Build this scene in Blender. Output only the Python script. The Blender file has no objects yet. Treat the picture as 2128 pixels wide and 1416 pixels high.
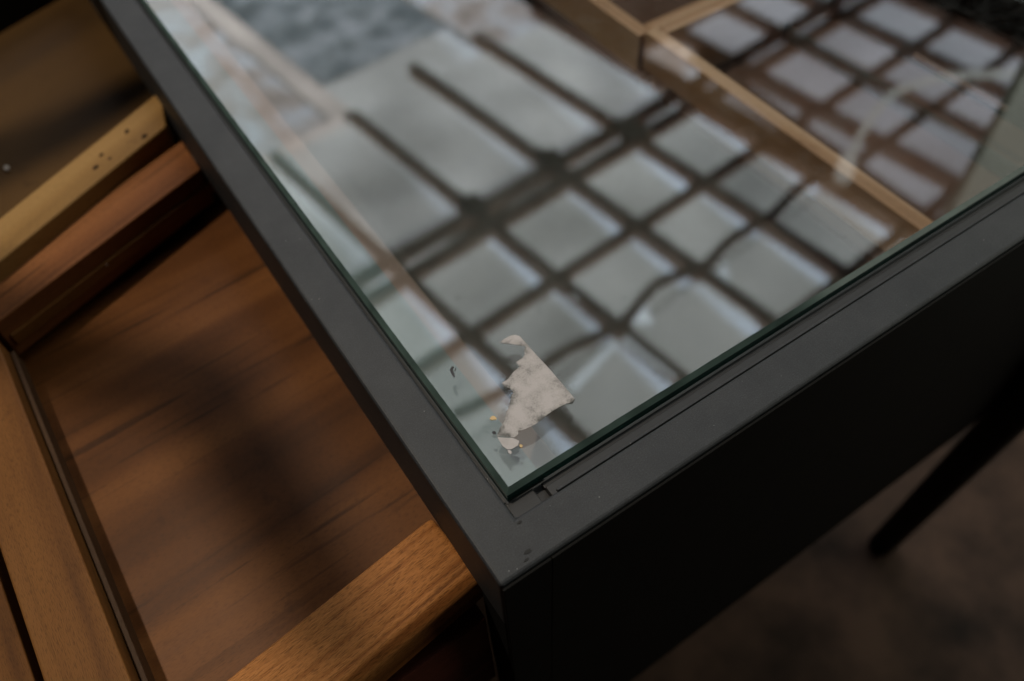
import bpy, bmesh, math, random
from mathutils import Vector, Matrix, noise
random.seed(7)
S = bpy.context.scene
C = S.collection

# ------------------------------------------------------------------ camera
F_PX, W_PX = 1715.2, 2128.0
PITCH, YAW, ROLL = 9.26398280e-01, 5.42430695e-01, -6.06117521e-02
CAM = Vector((-0.0608, -0.1242, 0.3716))
cp, sp = math.cos(PITCH), math.sin(PITCH)
fw = Vector((math.sin(YAW)*cp, math.cos(YAW)*cp, -sp))
rt = Vector((math.cos(YAW), -math.sin(YAW), 0))
up = rt.cross(fw)
r2 = rt*math.cos(ROLL) + up*math.sin(ROLL)
u2 = -rt*math.sin(ROLL) + up*math.cos(ROLL)
cd = bpy.data.cameras.new('camera')
cam = bpy.data.objects.new('camera', cd)
C.objects.link(cam)
M = Matrix.Identity(4)
for i in range(3):
    M[i][0], M[i][1], M[i][2], M[i][3] = r2[i], u2[i], -fw[i], CAM[i]
cam.matrix_world = M
cd.sensor_width = 36.0
cd.lens = 36.0*F_PX/W_PX
cd.clip_start = 0.01
cd.clip_end = 100
cd.dof.use_dof = True
cd.dof.focus_distance = 0.43
cd.dof.aperture_fstop = 4.0
cd.dof.aperture_blades = 0
S.camera = cam

# ------------------------------------------------------------------ world / light / exposure
w = bpy.data.worlds.new('World'); S.world = w; w.use_nodes = True
bg = w.node_tree.nodes['Background']
bg.inputs[0].default_value = (0.75, 0.7, 0.62, 1)
bg.inputs[1].default_value = 0.012
S.view_settings.view_transform = 'Standard'
S.view_settings.look = 'None'
S.view_settings.exposure = 0.0
S.view_settings.gamma = 1.0
S.cycles.max_bounces = 12
S.cycles.transparent_max_bounces = 16
S.cycles.use_denoising = True

def add_area(name, loc, target, size, power, col):
    l = bpy.data.lights.new(name, 'AREA'); l.shape = 'DISK'; l.size = size
    l.energy = power; l.color = col
    o = bpy.data.objects.new(name, l); C.objects.link(o)
    o.location = loc
    d = Vector(target)-Vector(loc)
    o.rotation_euler = d.to_track_quat('-Z', 'Y').to_euler()
    return o
ADDED_LAMP_POS = Vector((-0.32, 0.66, 1.50))
add_area('added_warm_light', ADDED_LAMP_POS, (-0.1, 0.25, -0.1), 0.07, 14.0, (1.0, 0.88, 0.72))  # unseen lamp, added for warm light and shadow bands in the drawers

# ------------------------------------------------------------------ node helpers
def newmat(name):
    m = bpy.data.materials.new(name); m.use_nodes = True
    nt = m.node_tree
    for n in list(nt.nodes): nt.nodes.remove(n)
    out = nt.nodes.new('ShaderNodeOutputMaterial')
    return m, nt, out
def N(nt, t, **kw):
    n = nt.nodes.new(t)
    for k, v in kw.items():
        if k in n.inputs.keys(): n.inputs[k].default_value = v
        else: setattr(n, k, v)
    return n
def ramp(nt, fac, stops):
    r = nt.nodes.new('ShaderNodeValToRGB')
    e = r.color_ramp.elements
    while len(e) < len(stops): e.new(0.5)
    for i, (p, c_) in enumerate(stops):
        e[i].position = p
        e[i].color = c_ if len(c_) == 4 else (*c_, 1)
    nt.links.new(fac, r.inputs[0])
    return r
def bsdf(nt, out, rough=0.5, spec=0.5):
    b = nt.nodes.new('ShaderNodeBsdfPrincipled')
    b.inputs['Roughness'].default_value = rough
    b.inputs['Specular IOR Level'].default_value = spec
    nt.links.new(b.outputs[0], out.inputs[0])
    return b
def mathn(nt, op, a, b=None):
    n = nt.nodes.new('ShaderNodeMath'); n.operation = op
    for i, v in enumerate((a, b)):
        if v is None: continue
        if isinstance(v, (int, float)): n.inputs[i].default_value = v
        else: nt.links.new(v, n.inputs[i])
    return n.outputs[0]

def wood(name, dark, mid, light, rough=0.45, ringscale=38, pores=0.6, bump=0.25, seed=0.0, spec=0.12, ww=0.26, det=5.0, dark_lines=0.0):
    """grain runs along the object's own X"""
    m, nt, out = newmat(name)
    b = bsdf(nt, out, rough, spec)
    tc = N(nt, 'ShaderNodeTexCoord')
    mp = N(nt, 'ShaderNodeMapping'); nt.links.new(tc.outputs['Object'], mp.inputs[0])
    mp.inputs['Location'].default_value = (seed*0.31, seed*0.17, seed*0.07)
    mp.inputs['Scale'].default_value = (0.10, 1.0, 0.7)
    warp = N(nt, 'ShaderNodeTexNoise', Scale=9.0, Detail=3.0); nt.links.new(mp.outputs[0], warp.inputs['Vector'])
    add = N(nt, 'ShaderNodeVectorMath', operation='MULTIPLY_ADD')
    nt.links.new(warp.outputs['Color'], add.inputs[0]); add.inputs[1].default_value = (0.02, 0.055, 0.03)
    nt.links.new(mp.outputs[0], add.inputs[2])
    rings = N(nt, 'ShaderNodeTexNoise', Scale=ringscale*2.2, Detail=det, Roughness=0.62)
    nt.links.new(add.outputs[0], rings.inputs['Vector'])
    wave = N(nt, 'ShaderNodeTexWave', Scale=ringscale, Distortion=5.0, Detail=3.0)
    wave.bands_direction = 'Y'
    wave.inputs['Detail Scale'].default_value = 1.2
    nt.links.new(add.outputs[0], wave.inputs['Vector'])
    mx = mathn(nt, 'MULTIPLY_ADD', wave.outputs['Fac'], ww)
    nt.links.new(rings.outputs['Fac'], nt.nodes[-1].inputs[2])
    broad = N(nt, 'ShaderNodeTexNoise', Scale=11.0, Detail=2.0); nt.links.new(mp.outputs[0], broad.inputs['Vector'])
    f = mathn(nt, 'MULTIPLY_ADD', broad.outputs['Fac'], 0.55)
    nt.links.new(mx, nt.nodes[-1].inputs[2])
    cr = ramp(nt, f, [(0.52, dark), (0.82, mid), (1.1, light)])
    # pores: short dark dashes along the grain
    mp2 = N(nt, 'ShaderNodeMapping'); nt.links.new(tc.outputs['Object'], mp2.inputs[0])
    mp2.inputs['Scale'].default_value = (0.13, 1.0, 1.0)
    pr = N(nt, 'ShaderNodeTexNoise', Scale=1900.0, Detail=2.0); nt.links.new(mp2.outputs[0], pr.inputs['Vector'])
    pm = ramp(nt, pr.outputs['Fac'], [(0.33, (1-pores,)*3), (0.5, (1, 1, 1))])
    mul = N(nt, 'ShaderNodeMix', data_type='RGBA', blend_type='MULTIPLY'); mul.inputs[0].default_value = 1
    nt.links.new(cr.outputs[0], mul.inputs[6]); nt.links.new(pm.outputs[0], mul.inputs[7])
    # pale scratches and dark smudges with a shape of their own
    sm = N(nt, 'ShaderNodeTexNoise', Scale=30.0, Detail=6.0, Roughness=0.7); nt.links.new(tc.outputs['Object'], sm.inputs['Vector'])
    smr = ramp(nt, sm.outputs['Fac'], [(0.30, (0.62, 0.6, 0.6)), (0.42, (1, 1, 1)), (0.70, (1, 1, 1)), (0.80, (1.25, 1.2, 1.15))])
    mul2 = N(nt, 'ShaderNodeMix', data_type='RGBA', blend_type='MULTIPLY'); mul2.inputs[0].default_value = 0.8
    nt.links.new(mul.outputs[2], mul2.inputs[6]); nt.links.new(smr.outputs[0], mul2.inputs[7])
    last = mul2.outputs[2]
    if dark_lines:
        mp3 = N(nt, 'ShaderNodeMapping'); mp3.inputs['Scale'].default_value = (0.045, 1.0, 1.0); mp3.inputs['Location'].default_value = (seed, seed*0.3, 0)
        nt.links.new(tc.outputs['Object'], mp3.inputs[0])
        dn = N(nt, 'ShaderNodeTexNoise', Scale=170.0, Detail=3.0, Distortion=0.15); nt.links.new(mp3.outputs[0], dn.inputs['Vector'])
        dr_ = ramp(nt, dn.outputs['Fac'], [(0.34, (1-dark_lines,)*3), (0.44, (1, 1, 1))])
        zone = N(nt, 'ShaderNodeTexNoise', Scale=14.0, Detail=1.0); nt.links.new(mp3.outputs[0], zone.inputs['Vector'])
        zr = ramp(nt, zone.outputs['Fac'], [(0.42, (0, 0, 0)), (0.55, (1, 1, 1))])
        m3 = N(nt, 'ShaderNodeMix', data_type='RGBA', blend_type='MULTIPLY')
        nt.links.new(zr.outputs[0], m3.inputs[0]); nt.links.new(last, m3.inputs[6]); nt.links.new(dr_.outputs[0], m3.inputs[7])
        last = m3.outputs[2]
    nt.links.new(last, b.inputs['Base Color'])
    bm_ = N(nt, 'ShaderNodeBump', Strength=bump, Distance=0.0008)
    s = mathn(nt, 'ADD', pr.outputs['Fac'], f)
    nt.links.new(s, bm_.inputs['Height']); nt.links.new(bm_.outputs[0], b.inputs['Normal'])
    rr = N(nt, 'ShaderNodeMapRange'); nt.links.new(rings.outputs['Fac'], rr.inputs[0])
    rr.inputs['To Min'].default_value = rough-0.08; rr.inputs['To Max'].default_value = rough+0.12
    nt.links.new(rr.outputs[0], b.inputs['Roughness'])
    return m

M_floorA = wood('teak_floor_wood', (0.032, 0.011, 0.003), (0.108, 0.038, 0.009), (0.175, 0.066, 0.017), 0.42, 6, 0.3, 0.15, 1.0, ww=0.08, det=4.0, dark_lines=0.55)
M_near = wood('teak_front_wood', (0.15, 0.048, 0.013), (0.36, 0.135, 0.036), (0.47, 0.19, 0.055), 0.5, 45, 0.45, 0.5, 2.0, dark_lines=0.35)
M_left = wood('honey_rim_wood', (0.06, 0.022, 0.006), (0.15, 0.060, 0.015), (0.19, 0.080, 0.021), 0.55, 16, 0.3, 0.15, 3.0, ww=0.1, det=3.0, dark_lines=0.5)
M_red = wood('reddish_rim_wood', (0.09, 0.032, 0.011), (0.185, 0.068, 0.022), (0.23, 0.090, 0.031), 0.55, 9, 0.3, 0.2, 4.0, ww=0.12, det=4.0, dark_lines=0.4)
M_yel = wood('yellow_rim_wood', (0.15, 0.078, 0.024), (0.26, 0.145, 0.048), (0.31, 0.180, 0.064), 0.55, 9, 0.2, 0.15, 5.0, ww=0.1, det=3.0)
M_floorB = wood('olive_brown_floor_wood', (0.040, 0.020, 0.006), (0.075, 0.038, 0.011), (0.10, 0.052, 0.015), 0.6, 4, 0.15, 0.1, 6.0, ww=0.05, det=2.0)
M_lip = wood('greyish_lip_wood', (0.035, 0.018, 0.008), (0.06, 0.030, 0.013), (0.08, 0.042, 0.018), 0.55, 30, 0.3, 0.2, 11.0)
M_maroon = wood('maroon_wood', (0.05, 0.012, 0.01), (0.12, 0.035, 0.024), (0.17, 0.05, 0.033), 0.5, 40, 0.4, 0.2, 7.0)
M_inner = wood('pale_divider_wood', (0.31, 0.165, 0.10), (0.45, 0.25, 0.155), (0.54, 0.33, 0.22), 0.6, 14, 0.2, 0.1, 8.0)


def plain(name, col, rough=0.6, spec=0.4, var=0.15, scale=60, bump=0.0, bscale=400, metallic=0):
    m, nt, out = newmat(name)
    b = bsdf(nt, out, rough, spec)
    b.inputs['Metallic'].default_value = metallic
    tc = N(nt, 'ShaderNodeTexCoord')
    n = N(nt, 'ShaderNodeTexNoise', Scale=scale, Detail=6.0, Roughness=0.6); nt.links.new(tc.outputs['Object'], n.inputs['Vector'])
    lo = tuple(x*(1-var) for x in col); hi = tuple(x*(1+var) for x in col)
    cr = ramp(nt, n.outputs['Fac'], [(0.3, lo), (0.7, hi)])
    nt.links.new(cr.outputs[0], b.inputs['Base Color'])
    if bump:
        n2 = N(nt, 'ShaderNodeTexNoise', Scale=bscale, Detail=3.0); nt.links.new(tc.outputs['Object'], n2.inputs['Vector'])
        bm_ = N(nt, 'ShaderNodeBump', Strength=bump, Distance=0.0004)
        nt.links.new(n2.outputs['Fac'], bm_.inputs['Height']); nt.links.new(bm_.outputs[0], b.inputs['Normal'])
    return m

def frame_paint():
    m, nt, out = newmat('grey_powder_coat')
    b = bsdf(nt, out, 0.55, 0.3)
    tc = N(nt, 'ShaderNodeTexCoord')
    big = N(nt, 'ShaderNodeTexNoise', Scale=22.0, Detail=8.0, Roughness=0.7); nt.links.new(tc.outputs['Object'], big.inputs['Vector'])
    cr = ramp(nt, big.outputs['Fac'], [(0.3, (0.025, 0.028, 0.032)), (0.7, (0.044, 0.047, 0.051))])
    fine = N(nt, 'ShaderNodeTexNoise', Scale=1500.0, Detail=2.0); nt.links.new(tc.outputs['Object'], fine.inputs['Vector'])
    fr = ramp(nt, fine.outputs['Fac'], [(0.3, (0.72,)*3), (0.64, (1.15,)*3), (0.74, (1.8,)*3)])
    mul = N(nt, 'ShaderNodeMix', data_type='RGBA', blend_type='MULTIPLY'); mul.inputs[0].default_value = 1
    nt.links.new(cr.outputs[0], mul.inputs[6]); nt.links.new(fr.outputs[0], mul.inputs[7])
    # sparse pale specks
    v = N(nt, 'ShaderNodeTexVoronoi', Scale=260.0); nt.links.new(tc.outputs['Object'], v.inputs['Vector'])
    vr = ramp(nt, v.outputs['Distance'], [(0.055, (1, 1, 1)), (0.075, (0, 0, 0))])
    pick = N(nt, 'ShaderNodeSeparateColor'); nt.links.new(v.outputs['Color'], pick.inputs[0])
    gt = mathn(nt, 'GREATER_THAN', pick.outputs[0], 0.86)
    k = mathn(nt, 'MULTIPLY', vr.outputs[0], gt)
    k = mathn(nt, 'MULTIPLY', k, 0.8)
    mx = N(nt, 'ShaderNodeMix', data_type='RGBA')
    nt.links.new(k, mx.inputs[0]); nt.links.new(mul.outputs[2], mx.inputs[6]); mx.inputs[7].default_value = (0.28, 0.28, 0.28, 1)
    nt.links.new(mx.outputs[2], b.inputs['Base Color'])
    bm_ = N(nt, 'ShaderNodeBump', Strength=0.35, Distance=0.0003)
    f2 = N(nt, 'ShaderNodeTexNoise', Scale=700.0, Detail=3.0); nt.links.new(tc.outputs['Object'], f2.inputs['Vector'])
    nt.links.new(f2.outputs['Fac'], bm_.inputs['Height']); nt.links.new(bm_.outputs[0], b.inputs['Normal'])
    return m
M_frame = frame_paint()
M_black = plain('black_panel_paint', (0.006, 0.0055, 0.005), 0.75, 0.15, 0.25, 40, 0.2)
M_dark = plain('dark_interior', (0.055, 0.050, 0.046), 0.9, 0.1, 0.3, 20)
M_pink = plain('pinkish_rail_paint', (0.17, 0.115, 0.098), 0.7, 0.2, 0.12, 25)
M_ledge = plain('pale_ledge_strip', (0.085, 0.11, 0.115), 0.6, 0.3, 0.08, 50)
M_tfloor = plain('reddish_brown_tray_floor', (0.105, 0.055, 0.04), 0.8, 0.1, 0.2, 12)
M_gasket = plain('black_gasket', (0.018, 0.018, 0.019), 0.5, 0.4, 0.2, 90)
M_floor = plain('brown_room_floor', (0.070, 0.040, 0.027), 0.7, 0.2, 0.7, 9, 0.2, 30)
M_ceil = plain('dark_roof_boards', (0.030, 0.022, 0.018), 0.8, 0.2, 0.3, 6)
M_bar = plain('dark_brown_bar', (0.42, 0.25, 0.17), 0.7, 0.3, 0.3, 20)
M_brkt = plain('black_bracket', (0.01, 0.01, 0.01), 0.6, 0.3)
M_wall = plain('pale_grey_green_plaster', (0.62, 0.65, 0.56), 0.8, 0.2, 0.05, 3)
def glowing_cord_mat():
    m, nt, out = newmat('glowing_cord')  # emission put in to make the pale cord bright
    e = N(nt, 'ShaderNodeEmission'); tc = N(nt, 'ShaderNodeTexCoord')
    n = N(nt, 'ShaderNodeTexNoise', Scale=6.0); nt.links.new(tc.outputs['Object'], n.inputs['Vector'])
    cr = ramp(nt, n.outputs['Fac'], [(0.3, (0.8, 0.82, 0.78)), (0.7, (1.0, 1.0, 0.96))])
    nt.links.new(cr.outputs[0], e.inputs[0]); e.inputs[1].default_value = 1.7
    nt.links.new(e.outputs[0], out.inputs[0]); return m
M_cord = glowing_cord_mat()
M_bead = plain('white_bead', (0.7, 0.68, 0.65), 0.4, 0.5, 0.05)

def glass_mat():
    m, nt, out = newmat('clear_glass_face')
    geo = N(nt, 'ShaderNodeNewGeometry')
    ior = N(nt, 'ShaderNodeMix', data_type='FLOAT')
    nt.links.new(geo.outputs['Backfacing'], ior.inputs[0]); ior.inputs[2].default_value = 1.52; ior.inputs[3].default_value = 1/1.52
    fr = N(nt, 'ShaderNodeFresnel'); nt.links.new(ior.outputs[0], fr.inputs['IOR'])
    tr = N(nt, 'ShaderNodeBsdfTransparent'); tr.inputs[0].default_value = (0.93, 0.965, 0.955, 1)
    gl = N(nt, 'ShaderNodeBsdfGlossy', Roughness=0.0)
    # faint uneven film of dust and wiping marks: roughens the reflection very slightly
    tc = N(nt, 'ShaderNodeTexCoord')
    n = N(nt, 'ShaderNodeTexNoise', Scale=45.0, Detail=8.0, Roughness=0.65); nt.links.new(tc.outputs['Object'], n.inputs['Vector'])
    dr = ramp(nt, n.outputs['Fac'], [(0.45, (0, 0, 0)), (0.8, (0.03,)*3)])
    mix = N(nt, 'ShaderNodeMixShader'); nt.links.new(fr.outputs[0], mix.inputs[0])
    nt.links.new(tr.outputs[0], mix.inputs[1]); nt.links.new(gl.outputs[0], mix.inputs[2])
    df = N(nt, 'ShaderNodeBsdfDiffuse'); df.inputs[0].default_value = (0.6, 0.62, 0.62, 1)
    mix2 = N(nt, 'ShaderNodeMixShader'); nt.links.new(dr.outputs[0], mix2.inputs[0])
    nt.links.new(mix.outputs[0], mix2.inputs[1]); nt.links.new(df.outputs[0], mix2.inputs[2])
    nt.links.new(mix2.outputs[0], out.inputs[0])
    return m
def glass_edge(name, col, rough):
    m, nt, out = newmat(name)
    b = bsdf(nt, out, rough, 0.6)
    tc = N(nt, 'ShaderNodeTexCoord')
    n = N(nt, 'ShaderNodeTexNoise', Scale=35.0, Detail=4.0); nt.links.new(tc.outputs['Object'], n.inputs['Vector'])
    cr = ramp(nt, n.outputs['Fac'], [(0.3, tuple(x*0.7 for x in col)), (0.7, tuple(x*1.4 for x in col))])
    nt.links.new(cr.outputs[0], b.inputs['Base Color'])
    return m
M_glass = glass_mat()
M_gedge = glass_edge('teal_glass_edge', (0.018, 0.07, 0.063), 0.12)
M_gcham = glass_edge('ground_glass_chamfer', (0.055, 0.085, 0.078), 0.10)

# ------------------------------------------------------------------ mesh helpers
def empty(name, loc=(0, 0, 0), label=None, cat=None, group=None):
    o = bpy.data.objects.new(name, None); C.objects.link(o); o.location = loc
    o.empty_display_size = 0.02
    if label: tag(o, label, cat, group)
    return o
def tag(o, label, cat, group=None, kind=None):
    o['label'] = label; o['category'] = cat
    if group: o['group'] = group
    if kind: o['kind'] = kind
    return o
def obj(name, bm, mats, parent=None, mw=None, bevel=0.0, seg=2, smooth=False):
    me = bpy.data.meshes.new(name)
    bmesh.ops.recalc_face_normals(bm, faces=bm.faces)
    bm.to_mesh(me); bm.free()
    for m in (mats if isinstance(mats, (list, tuple)) else [mats]): me.materials.append(m)
    o = bpy.data.objects.new(name, me); C.objects.link(o)
    if smooth:
        for p in me.polygons: p.use_smooth = True
    mw = mw or Matrix.Identity(4)
    if parent:
        o.parent = parent
        o.matrix_local = Matrix.Translation(parent.location).inverted() @ mw
    else:
        o.matrix_world = mw
    if bevel:
        b = o.modifiers.new('bevel', 'BEVEL'); b.width = bevel; b.segments = seg; b.limit_method = 'ANGLE'
        b.harden_normals = False
    return o
def add_box(bm, x0, y0, z0, x1, y1, z1):
    vs = [bm.verts.new(p) for p in [(x0, y0, z0), (x1, y0, z0), (x1, y1, z0), (x0, y1, z0), (x0, y0, z1), (x1, y0, z1), (x1, y1, z1), (x0, y1, z1)]]
    for f in [(0, 3, 2, 1), (4, 5, 6, 7), (0, 1, 5, 4), (1, 2, 6, 5), (2, 3, 7, 6), (3, 0, 4, 7)]:
        bm.faces.new([vs[i] for i in f])
def box(name, a, b, mat, parent=None, bevel=0.0, mw=None):
    """box between two corners, its origin at its centre"""
    a, b = Vector(a), Vector(b); c_ = (a+b)/2; h = (b-a)/2
    bm = bmesh.new(); add_box(bm, -h.x, -h.y, -h.z, h.x, h.y, h.z)
    T = Matrix.Translation(c_)
    if mw: T = mw @ T
    return obj(name, bm, mat, parent, T, bevel)
def prism(name, quad, ztop, zbot, mat, parent=None, bevel=0.0015, seg=2, sub=0, crown=0.0):
    """plank: quad = four plan points, first edge runs along the grain"""
    p = [Vector((q[0], q[1])) for q in quad]
    c_ = sum(p, Vector((0, 0)))/4
    d = (p[1]-p[0]).normalized(); nrm = Vector((-d.y, d.x))
    ang = math.atan2(d.y, d.x)
    zt = ztop if isinstance(ztop, (list, tuple)) else [ztop]*4
    zm = sum(zt)/4
    T = Matrix.Translation((c_.x, c_.y, zm)) @ Matrix.Rotation(ang, 4, 'Z')
    bm = bmesh.new()
    L = [Vector(((q-c_).dot(d), (q-c_).dot(nrm))) for q in p]
    tv = [bm.verts.new((l.x, l.y, zt[i]-zm)) for i, l in enumerate(L)]
    bv = [bm.verts.new((l.x, l.y, zbot-zm)) for l in L]
    bm.faces.new(tv); bm.faces.new(bv[::-1])
    for i in range(4):
        j = (i+1) % 4
        bm.faces.new([tv[i], bv[i], bv[j], tv[j]])
    return obj(name, bm, mat, parent, T, bevel, seg)
def tube(name, pts, r, mat, parent=None, n=10):
    bm = bmesh.new(); rings = []
    P = [Vector(q) for q in pts]
    rr = r if isinstance(r, (list, tuple)) else [r]*len(P)
    for i, q in enumerate(P):
        t = (P[min(i+1, len(P)-1)]-P[max(i-1, 0)]).normalized()
        a = t.cross(Vector((0, 0, 1)))
        if a.length < 1e-3: a = Vector((1, 0, 0))
        a.normalize(); b = t.cross(a)
        rings.append([bm.verts.new(q+(a*math.cos(2*math.pi*k/n)+b*math.sin(2*math.pi*k/n))*rr[i]) for k in range(n)])
    for i in range(len(P)-1):
        for k in range(n):
            bm.faces.new([rings[i][k], rings[i][(k+1) % n], rings[i+1][(k+1) % n], rings[i+1][k]])
    bm.faces.new(rings[0][::-1]); bm.faces.new(rings[-1])
    return obj(name, bm, mat, parent, None, 0, smooth=True)
def smooth_path(pts, n=8):
    P = [Vector(q) for q in pts]; out = []
    for i in range(len(P)-1):
        p0, p1, p2, p3 = P[max(i-1, 0)], P[i], P[i+1], P[min(i+2, len(P)-1)]
        for k in range(n):
            t = k/n
            out.append(0.5*((2*p1)+(p2-p0)*t+(2*p0-5*p1+4*p2-p3)*t*t+(3*p1-p0-3*p2+p3)*t**3))
    out.append(P[-1]); return out

# ------------------------------------------------------------------ setting
ZF = -0.80
bm = bmesh.new(); add_box(bm, -5, -5, ZF-0.05, 6, 7, ZF)
g = obj('floor', bm, M_floor); g['kind'] = 'structure'
ZC = 2.0
bm = bmesh.new(); add_box(bm, -5, -5, ZC+0.14, 6, 7, ZC+0.2)
g = obj('ceiling', bm, M_ceil); g['kind'] = 'structure'

# ------------------------------------------------------------------ gridded skylight (seen mirrored in the glass)
RG = Matrix.Rotation(math.radians(5), 4, 'Z')
XB = [0.43, 0.87, 1.285, 1.70, 2.085, 2.455, 2.82, 3.17, 3.5, 3.85]
YR = [(0.35, 0.72), (0.77, 1.10), (1.14, 1.415), (1.455, 1.785), (1.94, 2.86), (2.93, 3.5)]
def pane_mat(name, col, strength, streak, mottle=0.0, mcol=None):
    m, nt, out = newmat(name)
    tc = N(nt, 'ShaderNodeTexCoord')
    oi = N(nt, 'ShaderNodeObjectInfo')
    sep = N(nt, 'ShaderNodeSeparateXYZ'); nt.links.new(tc.outputs['Generated'], sep.inputs[0])
    # cloudy variation of the frosted sheet
    off = N(nt, 'ShaderNodeVectorMath', operation='SCALE'); nt.links.new(oi.outputs['Location'], off.inputs[0]); off.inputs['Scale'].default_value = 3.7
    ad = N(nt, 'ShaderNodeVectorMath', operation='ADD'); nt.links.new(tc.outputs['Object'], ad.inputs[0]); nt.links.new(off.outputs[0], ad.inputs[1])
    n = N(nt, 'ShaderNodeTexNoise', Scale=1.9 if mottle < 0.2 else 5.5, Detail=1.0 if mottle < 0.2 else 4.0); nt.links.new(ad.outputs[0], n.inputs['Vector'])
    a = 0.22+mottle
    v = N(nt, 'ShaderNodeMapRange'); nt.links.new(n.outputs['Fac'], v.inputs[0])
    v.inputs['From Min'].default_value = 0.3; v.inputs['From Max'].default_value = 0.7
    v.inputs['To Min'].default_value = 1-a; v.inputs['To Max'].default_value = 1+a
    rnd = N(nt, 'ShaderNodeMapRange'); nt.links.new(oi.outputs['Random'], rnd.inputs[0])
    rnd.inputs['To Min'].default_value = 0.9; rnd.inputs['To Max'].default_value = 1.08
    st = mathn(nt, 'MULTIPLY', v.outputs[0], rnd.outputs[0])
    # bright folded lip along the +X side of the sheet
    wob = mathn(nt, 'MULTIPLY_ADD', n.outputs['Fac'], 0.12); nt.links.new(sep.outputs[0], nt.nodes[-1].inputs[2])
    lip = N(nt, 'ShaderNodeMapRange', interpolation_type='SMOOTHSTEP'); nt.links.new(wob, lip.inputs[0])
    lip.inputs['From Min'].default_value = 0.84; lip.inputs['From Max'].default_value = 1.0
    lip.inputs['To Min'].default_value = 0.0; lip.inputs['To Max'].default_value = streak
    st2 = mathn(nt, 'ADD', st, lip.outputs[0])
    st3 = mathn(nt, 'MULTIPLY', st2, strength)
    mx = N(nt, 'ShaderNodeMix', data_type='RGBA'); nt.links.new(lip.outputs[0], mx.inputs[0])
    mx.inputs[6].default_value = (*col, 1); mx.inputs[7].default_value = (0.80, 0.93, 1.12, 1)
    if mcol:
        m2 = N(nt, 'ShaderNodeMix', data_type='RGBA'); 
        r_ = ramp(nt, n.outputs['Fac'], [(0.4, (0, 0, 0)), (0.6, (1, 1, 1))])
        nt.links.new(r_.outputs[0], m2.inputs[0]); nt.links.new(mx.outputs[2], m2.inputs[6]); m2.inputs[7].default_value = (*mcol, 1)
        colout = m2.outputs[2]
    else: colout = mx.outputs[2]
    e = N(nt, 'ShaderNodeEmission'); nt.links.new(colout, e.inputs[0]); nt.links.new(st3, e.inputs[1])
    nt.links.new(e.outputs[0], out.inputs[0])
    return m
P0 = 2.35
M_p1 = pane_mat('frosted_pane', (1.0, 1.03, 1.02), P0*0.93, 1.1, 0.08)
M_p2 = pane_mat('frosted_pane_plain', (0.99, 1.01, 1.02), P0*0.95, 0.5, 0.12)
M_p3 = pane_mat('frosted_pane_dim', (0.95, 0.97, 1.08), P0*0.62, 0.1)
M_pm = pane_mat('mottled_pink_pane', (1.0, 0.87, 0.83), P0*0.9, 0.0, 0.25, (0.85, 0.9, 1.0))
M_pb = pane_mat('mottled_blue_pane', (0.62, 0.76, 0.88), P0*0.55, 0.0, 0.35, (0.85, 0.93, 1.05))

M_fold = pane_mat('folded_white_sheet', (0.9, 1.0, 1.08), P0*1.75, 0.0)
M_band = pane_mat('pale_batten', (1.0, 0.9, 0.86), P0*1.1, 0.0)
def rgv(v):
    x, y, z = v
    return RG @ Vector((x-0.045*(y-1.5), y, z))
sky = empty('skylight', (0, 0, ZC), 'gridded roof light of pale panes between dark bars, mirrored in the glass top', 'skylight')
bm = bmesh.new()
z0 = ZC-0.035
Y0, Y1 = 0.30, 2.8
def wbar(x0, y0, x1, y1, za=z0, zb=ZC+0.05): add_box(bm, x0, y0, za-ZC, x1, y1, zb-ZC)
for i, x in enumerate(XB):
    wd = 0.019 if i % 3 else 0.023
    wbar(x-wd, Y0, x+wd, 2.90 if 2 < i < 6 else (2.78 if i < 6 else 2.33))
for y, h in [(0.745, 0.020), (1.435, 0.018), (1.815, 0.025), (1.925, 0.024)]:
    for i in range(len(XB)-1):
        wbar(XB[i]+0.024, y-h, XB[i+1]-0.024, y+h, z0+0.004, ZC+0.046)
for i in range(5, 9):
    wbar(XB[i]+0.027, 2.30-0.022, XB[i+1]-0.027, 2.30+0.022, z0+0.004, ZC+0.046)
for v in bm.verts: v.co = rgv(v.co)
wbar(2.481, Y0, 2.58, 2.33, ZC+0.004, ZC+0.04)
obj('frame', bm, M_bar, sky, Matrix.Translation((0, 0, ZC)))
def pane(x0, y0, x1, y1, mat, z=ZC+0.02):
    c_ = rgv(((x0+x1)/2, (y0+y1)/2, z))
    bm = bmesh.new(); add_box(bm, x0, y0, z, x1, y1, z+0.006)
    for v in bm.verts: v.co = rgv(v.co)-c_
    return obj('pane', bm, mat, sky, Matrix.Translation(c_))
ROWS = [(0.30, 0.724), (0.766, 1.100), (1.112, 1.416), (1.454, 1.789), (1.841, 1.900), (1.950, 2.80)]
for i in range(len(XB)-1):
    for j, (a, b_) in enumerate(ROWS):
        xa, xb = XB[i]+0.022, XB[i+1]-0.022
        if i == 5: xa, xb = 2.62, 2.79
        if j == 5 and i >= 5:
            pane(xa, 1.950, xb, 2.277, M_p3 if i > 5 else M_pm)
            continue
        if i >= 5: mt = M_p3
        elif j in (0, 1, 2, 3): mt = M_p1
        else: mt = M_p2
        if j == 5:
            pane(xa, 1.950, xb, 2.005, mt); pane(xa, 2.006, xb, 2.030, M_p3); a = 2.031
        q = random.uniform
        jit = (q(-.008, .008), q(-.008, .008)) if j < 4 else (0, 0)
        pane(xa+abs(jit[0]), a, xb-abs(jit[1]), b_, mt)
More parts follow.
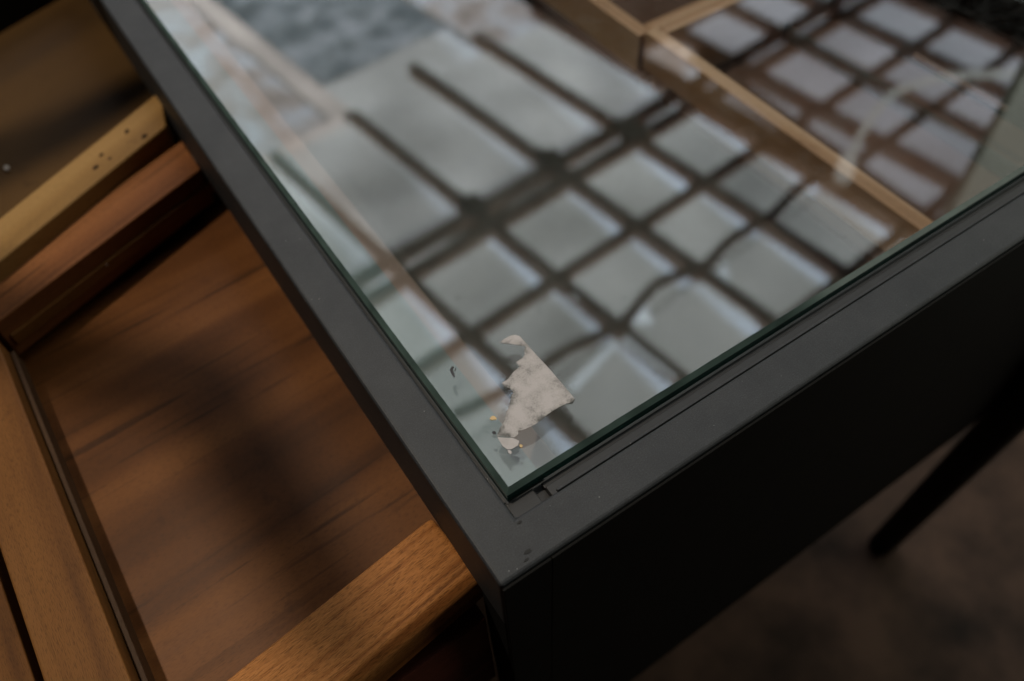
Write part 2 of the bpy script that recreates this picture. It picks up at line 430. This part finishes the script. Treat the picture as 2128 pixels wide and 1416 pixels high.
# whole sheets beyond the bars: greenish, blue and pink mottled, with pale battens between
pane(1.33, 2.803, 2.06, 3.12, M_p2, ZC+0.03)
pane(2.09, 2.803, 2.5, 3.6, M_pm, ZC+0.03)
pane(1.33, 3.123, 2.06, 4.6, M_pb)
pane(0.5, 2.87, 1.20, 5.2, M_pm)
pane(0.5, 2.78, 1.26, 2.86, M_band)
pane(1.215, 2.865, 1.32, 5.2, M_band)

def wavy_bar(x0, x1, y, amp, r):
    n_ = 40; pts = []
    for k in range(n_+1):
        x = x0+(x1-x0)*k/n_
        pts.append(rgv((x, y+amp*noise.noise(Vector((x*2.3, y*3, 0)))+0.4*amp*math.sin(x*9), ZC-0.02+0.01*math.sin(x*5))))
    return tube('bent_bar', pts, r, M_bar, sky)
bm = bmesh.new(); add_box(bm, 2.65, 1.085, ZC-0.03, 3.83, 1.127, ZC-0.002)
for v in bm.verts: v.co = rgv(v.co)
obj('end_bar', bm, M_bar, sky)
wavy_bar(0.4, 2.46, 1.86, 0.05, 0.010)
# folded corners of thin white sheet standing off the nearest row of panes
for (xa, ya), (xb, yb), wa, wb_ in [((1.19, 1.17), (1.225, 0.93), 0.045, 0.03), ((0.90, 1.10), (1.15, 1.17), 0.03, 0.03), ((1.275, 1.18), (1.34, 1.245), 0.075, 0.01), ((1.63, 1.16), (1.72, 1.225), 0.075, 0.01), ((1.56, 1.20), (1.60, 0.95), 0.035, 0.02), ((1.16, 1.44), (1.20, 1.36), 0.05, 0.02)]:
    pa, pb = Vector((xa, ya, ZC-0.03)), Vector((xb, yb, ZC-0.03)); d_ = (pb-pa).normalized(); n_ = Vector((-d_.y, d_.x, 0)); c_ = (pa+pb)/2
    bm = bmesh.new()
    lo = [bm.verts.new(p_-c_) for p_ in (pa-n_*wa/2, pa+n_*wa/2, pb+n_*wb_/2, pb-n_*wb_/2)]
    hi = [bm.verts.new(v.co+Vector((0, 0, 0.008))) for v in lo]
    bm.faces.new(lo); bm.faces.new(hi[::-1])
    for k in range(4): bm.faces.new([lo[k], hi[k], hi[(k+1) % 4], lo[(k+1) % 4]])
    obj('folded_sheet', bm, M_fold, sky, Matrix.Translation(c_), 0.003)

# black clamps where the long bars meet
def rg(x, y, z): return rgv((x, y, z))
for x, y in [(1.285, 1.925), (1.70, 1.925), (2.085, 1.86)]:
    p = rg(x, y, ZC-0.05)
    T = Matrix.Translation(p) @ Matrix.Rotation(math.radians(5), 4, 'Z')
    bm = bmesh.new(); add_box(bm, -0.045, -0.05, -0.02, 0.045, 0.05, 0.02)
    add_box(bm, -0.012, -0.09, -0.016, 0.012, 0.09, 0.014)
    obj('clamp', bm, M_brkt, sky, T, 0.008)

# sagging dark cord and pale cord with an added glow under the panes
cord = [rg(x, 1.118+dy, ZC-0.05-0.02*math.sin(i*1.9)) for i, (x, dy) in enumerate([(0.6, 0.06), (0.85, 0.01), (1.05, 0.03), (1.285, -0.012), (1.5, 0.022), (1.70, -0.016), (1.9, 0.018), (2.085, -0.014), (2.3, 0.02), (2.50, 0.0)])]
tag(tube('cable', smooth_path(cord), 0.021, M_bar),
    'thin dark cable wavering under one row of panes, mirrored in the glass', 'cable')
plug = empty('pale_cord', (2.43, 1.31, ZC-0.07), 'pale curved cord with an added glow and a small connector under the roof panes, mirrored in the glass', 'pale cord')
tube('pale_cord_run', smooth_path([(2.43, 1.30, ZC-0.07), (2.62, 1.40, ZC-0.08), (2.80, 1.47, ZC-0.09), (2.97, 1.50, ZC-0.09), (3.15, 1.46, ZC-0.09), (3.28, 1.40, ZC-0.09), (3.6, 1.2, ZC-0.08)]), 0.015, M_cord, plug)
tube('connector', [(2.38, 1.27, ZC-0.07), (2.47, 1.33, ZC-0.07)], 0.035, M_cord, plug)

# pale wall end, glow added in its material, closes the view on the right
def glowing_wall_mat():
    m, nt, out = newmat('self_lit_wall')
    tc = N(nt, 'ShaderNodeTexCoord')
    n = N(nt, 'ShaderNodeTexNoise', Scale=2.5, Detail=3.0); nt.links.new(tc.outputs['Object'], n.inputs['Vector'])
    cr = ramp(nt, n.outputs['Fac'], [(0.3, (0.85, 0.88, 0.74)), (0.7, (1.0, 1.02, 0.88))])
    e = N(nt, 'ShaderNodeEmission'); e.inputs[1].default_value = 0.95
    nt.links.new(cr.outputs[0], e.inputs[0]); nt.links.new(e.outputs[0], out.inputs[0])
    return m
bl = empty('glowing_wall_end', (1.60, 0.0, ZF), 'pale grey-green wall end with an added glow, mirrored at the right edge of the glass', 'wall')
bm = bmesh.new()
for k in range(5):
    add_box(bm, 1.595+0.003*(k % 2), -1.4, ZF+0.4+0.46*k, 1.605+0.003*(k % 2), 0.518, ZF+0.4+0.46*k+0.452)
obj('wall_face', bm, glowing_wall_mat(), bl)
box('wall_edge', (1.59, 0.52, ZF), (1.62, 0.535, ZC+0.12), M_wall, bl)
# ------------------------------------------------------------------ display table
TW, TL = 0.66, 1.30          # table width along X, length along Y
RW, RH = 0.025, 0.057        # rail width, rail height
tbl = empty('display_table', (0, 0, ZF), 'black metal framed display table with a clear glass top', 'table')
bm = bmesh.new()
def ring(bm, o, i, zt, zb):
    (ax, ay, bx, by), (cx, cy, dx, dy) = o, i
    O = [(ax, ay), (bx, ay), (bx, by), (ax, by)]; I = [(cx, cy), (dx, cy), (dx, dy), (cx, dy)]
    vt = [[bm.verts.new((x, y, z)) for x, y in P] for P, z in ((O, zt), (I, zt), (O, zb), (I, zb))]
    for k in range(4):
        j = (k+1) % 4
        bm.faces.new([vt[0][k], vt[0][j], vt[1][j], vt[1][k]])
        bm.faces.new([vt[2][k], vt[3][k], vt[3][j], vt[2][j]])
        bm.faces.new([vt[0][k], vt[2][k], vt[2][j], vt[0][j]])
        bm.faces.new([vt[1][k], vt[1][j], vt[3][j], vt[3][k]])
ring(bm, (0, 0, TW, TL), (RW, RW, TW-RW, TL-RW), 0, -RH)
fr = obj('frame', bm, M_frame, tbl, None, 0.0022, 3)
# ledge the glass rests on
bm = bmesh.new()
ring(bm, (RW+0.0003, RW+0.0003, TW-RW-0.0003, TL-RW-0.0003), (0.051, 0.040, TW-0.05, TL-0.04), -0.0105, -0.014)
obj('ledge', bm, M_gasket, tbl)
bm = bmesh.new(); add_box(bm, 0.0300, 0.0385, -0.0104, 0.0511, TL-0.04, -0.0086)
obj('tape_strip', bm, M_ledge, tbl)
# black gasket strips in the front gap, with a notch near the corner
bm = bmesh.new()
add_box(bm, 0.0262, 0.0256, -0.0104, 0.0425, 0.0362, -0.0072)
add_box(bm, 0.0478, 0.0256, -0.0104, TW-0.03, 0.0322, -0.0050)
add_box(bm, 0.0478, 0.0324, -0.0104, TW-0.03, 0.0362, -0.0078)
obj('gasket', bm, M_gasket, tbl, None, 0.0006)
bm = bmesh.new(); add_box(bm, 0.0256, 0.038, -0.0104, 0.0272, TL-0.03, -0.0085)
obj('side_gasket', bm, M_gasket, tbl)
# sealing bead on the front rail: thin raised seam with a hairline next to it
bm = bmesh.new(); add_box(bm, 0.05, 0.0246, -0.002, TW-0.03, 0.0262, 0.0003)
obj('sealing_bead', bm, M_frame, tbl, None, 0.0004)

# glass pane: slab with ground chamfer
gx0, gy0, gx1, gy1 = 0.0282, 0.0372, TW-0.029, TL-0.03
zt, zb, ch = 0.0010, -0.0080, 0.0028
bm = bmesh.new()
def loop(d, z): return [bm.verts.new(p) for p in [(gx0+d, gy0+d, z), (gx1-d, gy0+d, z), (gx1-d, gy1-d, z), (gx0+d, gy1-d, z)]]
Ls = [loop(ch, zt), loop(0, zt-ch*0.8), loop(0, zb+0.0008), loop(0.0008, zb)]
f = bm.faces.new(Ls[0]); f.material_index = 0
f = bm.faces.new(Ls[3][::-1]); f.material_index = 0
for li, mi in ((0, 2), (1, 1), (2, 1)):
    for k in range(4):
        j = (k+1) % 4
        f = bm.faces.new([Ls[li][k], Ls[li+1][k], Ls[li+1][j], Ls[li][j]]); f.material_index = mi
obj('glass_pane', bm, [M_glass, M_gedge, M_gcham], tbl)

# corner posts / legs, front and other panels
ZB = -0.41
for k, (x, y) in enumerate([(0, 0), (TW-0.027, TL-0.027), (0, TL-0.027)]):
    box('leg', (x+0.001, y+0.001, ZF), (x+0.027, y+0.027, -RH-0.0005), M_black, tbl, 0.002)
# right front leg: broad black blade that narrows to the floor and stands proud of the panel
bm = bmesh.new()
pts = [(0.628, 0.002, ZF, 0.019, 0.017), (0.642, -0.034, -0.075, 0.030, 0.022)]
a, b_ = pts
lo = [bm.verts.new((a[0]+sx*a[3], a[1]+sy*a[4], a[2])) for sx, sy in ((-1, -1), (1, -1), (1, 1), (-1, 1))]
hi = [bm.verts.new((b_[0]+sx*b_[3], b_[1]+sy*b_[4], b_[2])) for sx, sy in ((-1, -1), (1, -1), (1, 1), (-1, 1))]
bm.faces.new(lo[::-1]); bm.faces.new(hi)
for k in range(4): bm.faces.new([lo[k], lo[(k+1) % 4], hi[(k+1) % 4], hi[k]])
obj('leg', bm, M_brkt, tbl, None, 0.010, 3)
box('front_panel_and_rail_shade', (0.0280, -0.0018, ZB), (TW-0.001, -0.0003, -0.0022), M_black, tbl, 0.0004)  # panels reach up over the rail; their black stands in for its shade
box('front_panel_and_rail_shade', (0.0004, -0.0018, ZF), (0.0277, -0.0003, -0.0022), M_black, tbl, 0.0004)
box('side_panel', (TW-0.012, 0.028, ZB), (TW-0.003, TL-0.028, -RH-0.0006), M_black, tbl)
box('back_panel', (0.028, TL-0.012, ZB), (TW-0.028, TL-0.003, -RH-0.0006), M_black, tbl)
box('shelf', (0.085, 0.028, -0.215), (TW-0.014, TL-0.03, -0.205), M_dark, tbl)
box('drawer_guide', (0.0708, 0.028, -0.204), (0.084, TL-0.03, -0.045), M_dark, tbl)
box('inner_rail', (0.0512, 0.0275, -0.046), (0.0705, TL-0.03, -0.030), M_pink, tbl, 0.001,
    mw=None)

# weld pits and rub marks on the frame's corner
for x, y, r in [(0.0251, 0.0215, 0.0009), (0.0200, 0.0072, 0.0014), (0.0172, 0.0042, 0.0009)]:
    bm = bmesh.new()
    vs = []
    for k in range(10):
        a_ = 2*math.pi*k/10; q = r*(0.7+0.5*random.random())
        vs.append(bm.verts.new((x+q*1.5*math.cos(a_), y+q*0.8*math.sin(a_), 0.0003)))
    bm.faces.new(vs)
    r_ = bmesh.ops.extrude_face_region(bm, geom=bm.faces[:])
    bmesh.ops.translate(bm, verts=[v for v in r_['geom'] if isinstance(v, bmesh.types.BMVert)], vec=(0, 0, -0.0003))
    obj('weld_pit', bm, M_brkt, tbl)

# ------------------------------------------------------------------ wooden tray of dividers under the glass
tr = empty('wooden_tray', (0.5, 0.2, -0.204), 'pale wooden tray with thin walls lying under the right half of the glass', 'tray')
def wb(name, a, b, par, mat=M_inner, grain='x'):
    a, b = Vector(a), Vector(b); c_ = (a+b)/2; h = (b-a)/2
    bm = bmesh.new()
    if grain == 'y':
        add_box(bm, -h.y, -h.x, -h.z, h.y, h.x, h.z)
        T = Matrix.Translation(c_) @ Matrix.Rotation(math.pi/2, 4, 'Z')
    else:
        add_box(bm, -h.x, -h.y, -h.z, h.x, h.y, h.z); T = Matrix.Translation(c_)
    return obj(name, bm, mat, par, T, 0.0012)
wb('tray_wall', (0.398, 0.045, -0.098), (0.412, 0.372, -0.060), tr, grain='y')
wb('tray_wall', (0.4125, 0.359, -0.125), (0.64, 0.372, -0.060), tr)
wb('divider', (0.570, 0.0455, -0.125), (0.576, 0.3585, -0.110), tr, M_dark, grain='y')
wb('brace', (0.570, 0.12, -0.072), (0.5735, 0.215, -0.067), tr, M_pink, grain='y')
prism('corner_block', [(0.4127, 0.049), (0.436, 0.049), (0.4145, 0.20), (0.4127, 0.20)], -0.078, -0.095, M_left, tr, 0.001)
wb('tray_floor', (0.4125, 0.045, -0.132), (0.64, 0.3585, -0.1255), tr, M_tfloor)
tr2 = empty('wooden_tray', (0.5, 0.6, -0.204), 'pale wooden tray under the glass behind the first one, near the top of the photo', 'tray')
wb('tray_wall', (0.396, 0.377, -0.104), (0.410, 0.80, -0.066), tr2, grain='y')
wb('tray_wall', (0.4105, 0.377, -0.125), (0.64, 0.390, -0.066), tr2)
wb('tray_floor', (0.4105, 0.3905, -0.132), (0.64, 0.80, -0.1255), tr2, M_tfloor)

# ------------------------------------------------------------------ open wooden drawer (near)
ZR = -0.055
dr = empty('open_drawer', (-0.09, 0.2, -0.104), 'reddish-brown wooden drawer with a dark streaked floor, pulled out beside the frame corner', 'drawer')
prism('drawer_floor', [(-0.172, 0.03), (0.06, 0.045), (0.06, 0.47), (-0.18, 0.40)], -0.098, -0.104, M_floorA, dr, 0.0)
# near board with a rounded outer edge
def near_board():
    # cross-section across the board, swept along the grain (local X)
    P0_, P1_ = Vector((-0.20, 0.046)), Vector((-0.0010, 0.0725))
    d = (P1_-P0_).normalized(); n_ = Vector((-d.y, d.x)); Ln = (P1_-P0_).length
    prof = [(0.0, -0.030), (0.0, -0.0015), (-0.0012, 0.0)]
    for k in range(1, 9):
        t = k/8; prof.append((-0.0012-0.032*t, -0.0035*t*t))
    for k in range(1, 9):
        a_ = k/8*math.pi/2
        prof.append((-0.0332-0.011*math.sin(a_), -0.0035-0.013*(1-math.cos(a_))))
    prof.append((-0.0442, -0.030))
    bm = bmesh.new()
    rows = []
    xs = [0, Ln*0.25, Ln*0.5, Ln*0.75, Ln-0.006, Ln-0.003, Ln-0.001, Ln]
    zs = [0, 0, 0, 0, 0, -0.0004, -0.0016, -0.004]
    for x, dz in zip(xs, zs):
        rows.append([bm.verts.new((x-Ln/2, p[0]*1.0, max(p[1]+dz, -0.030))) for p in prof])
    for i in range(len(rows)-1):
        for j in range(len(prof)-1):
            bm.faces.new([rows[i][j], rows[i][j+1], rows[i+1][j+1], rows[i+1][j]])
        bm.faces.new([rows[i][-1], rows[i][0], rows[i+1][0], rows[i+1][-1]])
    bm.faces.new(rows[0]); bm.faces.new(rows[-1][::-1])
    c_ = (P0_+P1_)/2
    T = Matrix.Translation((c_.x, c_.y, ZR+0.004)) @ Matrix.Rotation(math.atan2(d.y, d.x), 4, 'Z')
    o = obj('front_board', bm, M_near, dr, T, 0, smooth=True)
    m_ = o.modifiers.new('edge', 'EDGE_SPLIT'); m_.split_angle = math.radians(50)
near_board()
prism('side_board', [(-0.1700, 0.062), (-0.1748, 0.352), (-0.2115, 0.352), (-0.2065, 0.062)], ZR, -0.103, M_left, dr, 0.0012)
prism('inner_lip', [(-0.1665, 0.075), (-0.1712, 0.350), (-0.1742, 0.350), (-0.1696, 0.075)], -0.070, -0.085, M_lip, dr, 0.0006)
prism('back_board', [(-0.1745, 0.364), (-0.0005, 0.4315), (-0.0005, 0.4730), (-0.1745, 0.4080)], ZR, -0.090, M_red, dr, 0.0012)
prism('back_filler', [(-0.02, 0.432), (0.06, 0.452), (0.06, 0.53), (-0.02, 0.50)], -0.078, -0.097, M_dark, dr, 0.0)
prism('back_lip', [(-0.1700, 0.3635), (0.02, 0.4370), (0.02, 0.4400), (-0.1700, 0.3665)], -0.070, -0.080, M_left, dr, 0.0006)

# ------------------------------------------------------------------ second drawer (far)
d2 = empty('open_drawer', (-0.08, 0.62, -0.120), 'yellowish wooden drawer with worm holes in its rim, behind the reddish one', 'drawer')
rim = prism('front_board', [(-0.215, 0.3745), (-0.0065, 0.4785), (0.0055, 0.5265), (-0.215, 0.4120)], -0.041, -0.116, M_yel, d2, 0.0014)
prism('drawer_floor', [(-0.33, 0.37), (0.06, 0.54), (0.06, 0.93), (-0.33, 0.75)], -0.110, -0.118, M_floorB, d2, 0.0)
prism('back_board', [(-0.33, 0.735), (0.06, 0.895), (0.05, 0.92), (-0.34, 0.76)], -0.075, -0.118, M_black, d2, 0.001)
# worm holes and knots: small sunk dark pits
for px, py, r, e in [(-0.0345, 0.4905, 0.0018, 1.6), (-0.0245, 0.4760, 0.0022, 1.5), (-0.060, 0.4745, 0.0016, 1.8), (-0.0555, 0.4665, 0.0013, 1.3), (-0.068, 0.4625, 0.0019, 1.7)]:
    bm = bmesh.new(); vs = []
    for k in range(12):
        a_ = 2*math.pi*k/12; q = r*(0.75+0.45*random.random())
        vs.append(bm.verts.new((q*e*math.cos(a_), q*math.sin(a_), 0.0)))
    bm.faces.new(vs)
    r_ = bmesh.ops.extrude_face_region(bm, geom=bm.faces[:])
    bmesh.ops.translate(bm, verts=[v for v in r_['geom'] if isinstance(v, bmesh.types.BMVert)], vec=(0, 0, -0.0006))
    obj('worm_hole', bm, plain('hole_dark', (0.035, 0.02, 0.01), 0.9, 0.1), d2, Matrix.Translation((px, py, -0.0408)) @ Matrix.Rotation(math.radians(50), 4, 'Z'))

# planks of the cabinet the drawers belong to
cab = empty('wooden_cabinet', (-0.25, 0.3, ZF), 'dark reddish wooden cabinet body under the open drawers', 'cabinet')
prism('lower_board', [(-0.30, 0.004), (-0.0025, 0.0185), (-0.0025, 0.0300), (-0.30, 0.030)], -0.085, -0.20, M_maroon, cab, 0.001)
prism('end_board', [(-0.2195, 0.06), (-0.2285, 0.36), (-0.262, 0.36), (-0.253, 0.06)], -0.085, -0.20, M_left, cab, 0.001)
box('body', (-0.60, 0.045, ZF), (-0.001, 1.25, -0.205), M_maroon, cab, 0.002)
bm = bmesh.new(); bmesh.ops.create_uvsphere(bm, u_segments=16, v_segments=10, radius=0.0021)
tag(obj('bead', bm, M_bead, None, Matrix.Translation((-0.1353, 0.6049, -0.108)), smooth=True), 'tiny white bead lying on the floor of the far yellowish drawer', 'bead')
bm = bmesh.new(); bmesh.ops.create_icosphere(bm, subdivisions=1, radius=0.0012)
tag(obj('crumb', bm, M_bead, None, Matrix.Translation((-0.0945, 0.3935, -0.0715)), smooth=True), 'tiny white crumb stuck on the lip of the reddish back board', 'crumb')

# ------------------------------------------------------------------ torn paper sticker
def paper_mat():
    m, nt, out = newmat('torn_paper')
    b = bsdf(nt, out, 0.9, 0.15)
    tc = N(nt, 'ShaderNodeTexCoord')
    n = N(nt, 'ShaderNodeTexNoise', Scale=95.0, Detail=5.0, Roughness=0.55); nt.links.new(tc.outputs['Object'], n.inputs['Vector'])
    n2 = N(nt, 'ShaderNodeTexNoise', Scale=1100.0, Detail=4.0, Roughness=0.7); nt.links.new(tc.outputs['Object'], n2.inputs['Vector'])
    at = N(nt, 'ShaderNodeAttribute', attribute_name='thin')
    s1 = mathn(nt, 'MULTIPLY', n2.outputs['Fac'], 0.34)
    s = mathn(nt, 'MULTIPLY_ADD', n.outputs['Fac'], 0.66); nt.links.new(s1, nt.nodes[-1].inputs[2])
    s = mathn(nt, 'SUBTRACT', s, mathn(nt, 'MULTIPLY', at.outputs['Fac'], 0.22))
    cr = ramp(nt, s, [(0.27, (0.13, 0.13, 0.128)), (0.36, (0.27, 0.265, 0.26)), (0.45, (0.42, 0.40, 0.40)), (0.56, (0.50, 0.475, 0.48))])
    nt.links.new(cr.outputs[0], b.inputs['Base Color'])
    bm_ = N(nt, 'ShaderNodeBump', Strength=0.5, Distance=0.00015)
    nt.links.new(s, bm_.inputs['Height']); nt.links.new(bm_.outputs[0], b.inputs['Normal'])
    return m
M_paper = paper_mat()
M_tan = plain('tan_flake', (0.62, 0.45, 0.24), 0.8, 0.2)
M_resid = None
ZG = zt+0.00008
# outline measured once on the glass plane: (x, y) in millimetres from the frame corner, torn = ragged edge
OUT = [(76.27, 117.09, 1), (79.9, 117.6, 0), (83.67, 117.74, 0), (86.52, 116.47, 0), (88.08, 114.41, 0), (88.16, 111.25, 0), (88.23, 103.3, 0), (88.75, 85.78, 0), (88.66, 67.63, 0), (88.28, 62.42, 0), (86.01, 61.09, 1), (82.99, 62.8, 1), (78.31, 63.2, 1), (71.29, 63.21, 1), (67.04, 62.13, 1), (62.74, 61.92, 1), (59.3, 61.93, 1), (55.6, 62.53, 1), (52.93, 63.61, 1), (51.24, 61.63, 1), (48.91, 61.69, 1), (46.33, 63.89, 1), (42.03, 67.38, 1), (43.61, 68.97, 1), (46.56, 70.88, 1), (50, 72.49, 1), (53.05, 76.05, 1), (57.5, 79.11, 1), (61.07, 82.87, 1), (64.19, 84.91, 1), (64.07, 88.41, 1), (62.07, 90.69, 1), (62.23, 93.6, 1), (66.05, 93.5, 1), (69.29, 95.15, 1), (72.83, 96.17, 1), (76.2, 96.89, 1), (76.58, 100.65, 1), (80.26, 100.75, 1), (82.99, 101.54, 1), (85.02, 105.58, 1), (86.9, 105.64, 1), (86.21, 107.32, 1), (83.54, 109.87, 1), (80.98, 112.62, 1), (78.21, 115.06, 1)]
LIFT = Vector((86.61, 61.97))/1000
def sheet(name, pts, z, thick, mat, parent, rag=0.00022, thin_edges=True, inset=0.0035):
    P = []
    n = len(pts)
    for i in range(n):
        a_ = Vector((pts[i][0]/1000, pts[i][1]/1000, z)); b_ = Vector((pts[(i+1) % n][0]/1000, pts[(i+1) % n][1]/1000, z))
        torn = pts[i][2]
        k = max(1, int((b_-a_).length/0.00045)) if torn else 1
        for q in range(k):
            t = q/k; p = a_.lerp(b_, t)
            if torn and q: p += Vector((noise.noise(p*2600), noise.noise(p*2600+Vector((9, 5, 1))), 0))*rag*1.6
            P.append((p.x, p.y, torn))
    bm = bmesh.new()
    vs = [bm.verts.new((x, y, z)) for x, y, _ in P]
    f = bm.faces.new(vs)
    bmesh.ops.triangulate(bm, faces=[f])
    for _ in range(3):
        es = [e for e in bm.edges if e.calc_length() > 0.0012 and not e.is_boundary]
        if es: bmesh.ops.subdivide_edges(bm, edges=es, cuts=1)
        bmesh.ops.triangulate(bm, faces=bm.faces[:])
    segs = [(Vector((P[i][0], P[i][1])), Vector((P[(i+1) % len(P)][0], P[(i+1) % len(P)][1]))) for i in range(len(P)) if P[i][2]]
    def dist(p):
        p = Vector((p.x, p.y)); best = 1
        for a_, b_ in segs:
            ab = b_-a_; t = max(0, min(1, (p-a_).dot(ab)/max(ab.length_squared, 1e-12)))
            best = min(best, (p-a_-ab*t).length)
        return best
    lay = bm.verts.layers.float.new('thin')
    ds = {}
    for v in bm.verts:
        d = dist(v.co); v[lay] = max(0, 1-d/inset)*(0.6+0.8*noise.noise(v.co*400)) if thin_edges else 0
        lift = thick*(0.4+0.6*min(1, d/inset)) + 0.00010*max(0, noise.noise(v.co*230))
        ds[v] = lift
    r_ = bmesh.ops.extrude_face_region(bm, geom=bm.faces[:])
    top = [g_ for g_ in r_['geom'] if isinstance(g_, bmesh.types.BMVert)]
    for v in top:
        v.co.z += thick*(0.4+0.6*(1-min(1, v[lay]))) + 0.0001*max(0, noise.noise(v.co*230)) + 0.0009*max(0, 1-(v.co.xy-LIFT).length/0.007)**2
    return obj(name, bm, mat, parent)
st = empty('torn_sticker', (0.0687, 0.07646, ZG), 'torn whitish paper sticker stuck on the glass near the frame corner', 'sticker')
sheet('paper', OUT, ZG, 0.00016, M_paper, st)
sheet('flake', [(41.93, 66.82, 0), (44.66, 64.43, 1), (48.27, 61.74, 1), (49.91, 58.47, 1), (47.83, 56.58, 1), (44.28, 56.59, 1), (42.26, 57.78, 1), (41.26, 60.8, 0)], ZG, 0.00018, M_paper, st, thin_edges=False)
sheet('flake', [(41.91, 57.25, 1), (43.01, 56.71, 1), (43.29, 55.13, 1), (42.07, 54.3, 1), (41.4, 55.69, 1)], ZG, 0.0002, M_paper, st, thin_edges=False)
for q in ([(44.61, 78.31, 1), (46.38, 78.94, 1), (47.58, 78.67, 1), (47.93, 76.39, 1), (47.16, 75.95, 1), (45.31, 76.76, 1)], [(48.69, 56.37, 1), (49.62, 56.25, 1), (49.97, 55.08, 1), (48.8, 54.35, 1), (48.17, 55.1, 1)]):
    sheet('glue_flake', q, ZG, 0.0003, M_tan, st, thin_edges=False)
# grey scuffed remains of glue left of the paper
M_glue = plain('grey_glue_scuff', (0.05, 0.05, 0.055), 0.7, 0.3, 0.3, 300)
for q in ([(45.67, 118.52, 1), (46.79, 118.63, 1), (46.7, 117.34, 1), (44.98, 115.89, 1), (44.62, 113.93, 1), (43.98, 111.74, 1), (42.69, 111.34, 1), (43.08, 113.7, 1), (43.1, 115.45, 1), (43.8, 117.17, 1)], [(46.81, 116.37, 1), (47.61, 116.52, 1), (46.58, 115.2, 1), (45.43, 114.68, 1), (45.75, 115.79, 1)], [(41.24, 71.03, 1), (42.63, 71.09, 1), (43.23, 69.63, 1), (42.49, 68.8, 1), (41, 69.61, 1)],
          [(74.42, 104.44, 1), (75.2, 104.52, 1), (74.75, 103.3, 1), (73.85, 103.04, 1)], [(53.55, 79.4, 1), (54.05, 79.22, 1), (53.81, 78.64, 1), (53.27, 78.77, 1)]):
    sheet('glue_scuff', q, ZG, 0.00004, M_glue, st, thin_edges=False)

# dust on the glass: specks, lint and hairs too many to count
bm = bmesh.new()
def speck(x, y, l, w_, a_):
    c_, s_ = math.cos(a_), math.sin(a_); vs = []
    n = 7
    for k in range(n):
        t = 2*math.pi*k/n; px, py = l*math.cos(t)*(0.7+0.5*random.random()), w_*math.sin(t)*(0.7+0.5*random.random())
        vs.append(bm.verts.new((x+px*c_-py*s_, y+px*s_+py*c_, ZG+0.0002)))
    ctr = bm.verts.new((x, y, ZG-0.00005))
    bm.faces.new(vs)
    for k in range(n): bm.faces.new([vs[k], ctr, vs[(k+1) % n]])
for _ in range(260):
    x = random.uniform(0.03, 0.4); y = random.uniform(0.04, 0.5)
    r_ = random.choice([0.00012, 0.00015, 0.0002, 0.00028])
    speck(x, y, r_, r_*0.6, random.uniform(0, 3.1))
dust_w = obj('dust', bm, plain('pale_dust', (0.5, 0.5, 0.48), 0.9, 0.1)); tag(dust_w, 'pale specks of dust scattered over the glass', 'dust', kind='stuff')
bm = bmesh.new()
for mx, my, l, w_, a_ in [(240.21, 134.44, 0.0012, 0.0002, 0.6), (291.91, 62.3, 0.0008, 0.0004, 0.4), (108.08, 123.82, 0.0009, 0.0003, 0.2), (126.75, 128.8, 0.0008, 0.0003, -0.3), (125.48, 103.14, 0.0005, 0.0005, 0), (74.48, 158.53, 0.0016, 0.0002, -1.0), (236.84, 225.69, 0.001, 0.0003, 0.5), (153.98, 102.53, 0.0018, 0.00012, -1.2), (64.64, 103.18, 0.0003, 0.0003, 0), (204.34, 53.32, 0.0005, 0.0003, 0), (154.38, 67.76, 0.0004, 0.0003, 1)]:
    speck(mx/1000, my/1000, l, w_, a_)
dd = obj('lint', bm, plain('dark_lint', (0.03, 0.03, 0.03), 0.9, 0.1)); tag(dd, 'dark lint and short hairs lying on the glass', 'lint', kind='stuff')

# ------------------------------------------------------------------ unseen lamp and black arm, added to cast the drawer shadow bands
def on(pt, t): return Vector(pt).lerp(ADDED_LAMP_POS, t)
arm = empty('shadow_arm', on((-0.064, 0.25, -0.1), 0.42), 'unseen black arm added to cast soft shadow bands across the open drawers', 'shadow caster')
A1 = [on((-0.30, 0.50, -0.1), 0.40), on((-0.15, 0.345, -0.1), 0.40), on((-0.078, 0.270, -0.1), 0.40), on((-0.071, 0.18, -0.1), 0.40), on((-0.069, 0.02, -0.1), 0.40)]
tube('shadow_arm_bar', A1, [0.024, 0.022, 0.021, 0.019, 0.017], M_brkt, arm)
A2 = [on((-0.28, 0.62, -0.11), 0.40), on((-0.08, 0.632, -0.11), 0.40), on((0.05, 0.66, -0.11), 0.40)]
tube('shadow_cross_arm', A2, [0.024, 0.020, 0.013], M_brkt, arm)
tube('shadow_arm_stem', [A1[-1], Vector((A1[-1].x, A1[-1].y, ZC+0.13))], 0.008, M_brkt, arm)
tube('link', [A1[0], A2[0]], 0.012, M_brkt, arm)
sh = empty('added_lamp', ADDED_LAMP_POS+Vector((0, 0, 0.05)), 'unseen black lamp added over the open drawers for warm light', 'lamp')
bm = bmesh.new()
prof = [(0.075, 0.0), (0.07, 0.03), (0.05, 0.07), (0.02, 0.09), (0.006, 0.10)]
rings = [[bm.verts.new((r*math.cos(2*math.pi*k/24), r*math.sin(2*math.pi*k/24), z)) for k in range(24)] for r, z in prof]
for i in range(len(prof)-1):
    for k in range(24): bm.faces.new([rings[i][k], rings[i][(k+1) % 24], rings[i+1][(k+1) % 24], rings[i+1][k]])
bm.faces.new(rings[-1])
o = obj('added_lamp_shade', bm, M_brkt, sh, Matrix.Translation(ADDED_LAMP_POS+Vector((0, 0, 0.012))), smooth=True)
tube('added_lamp_cord', [ADDED_LAMP_POS+Vector((0, 0, 0.112)), Vector((ADDED_LAMP_POS.x, ADDED_LAMP_POS.y, ZC+0.0))], 0.003, M_brkt, sh)
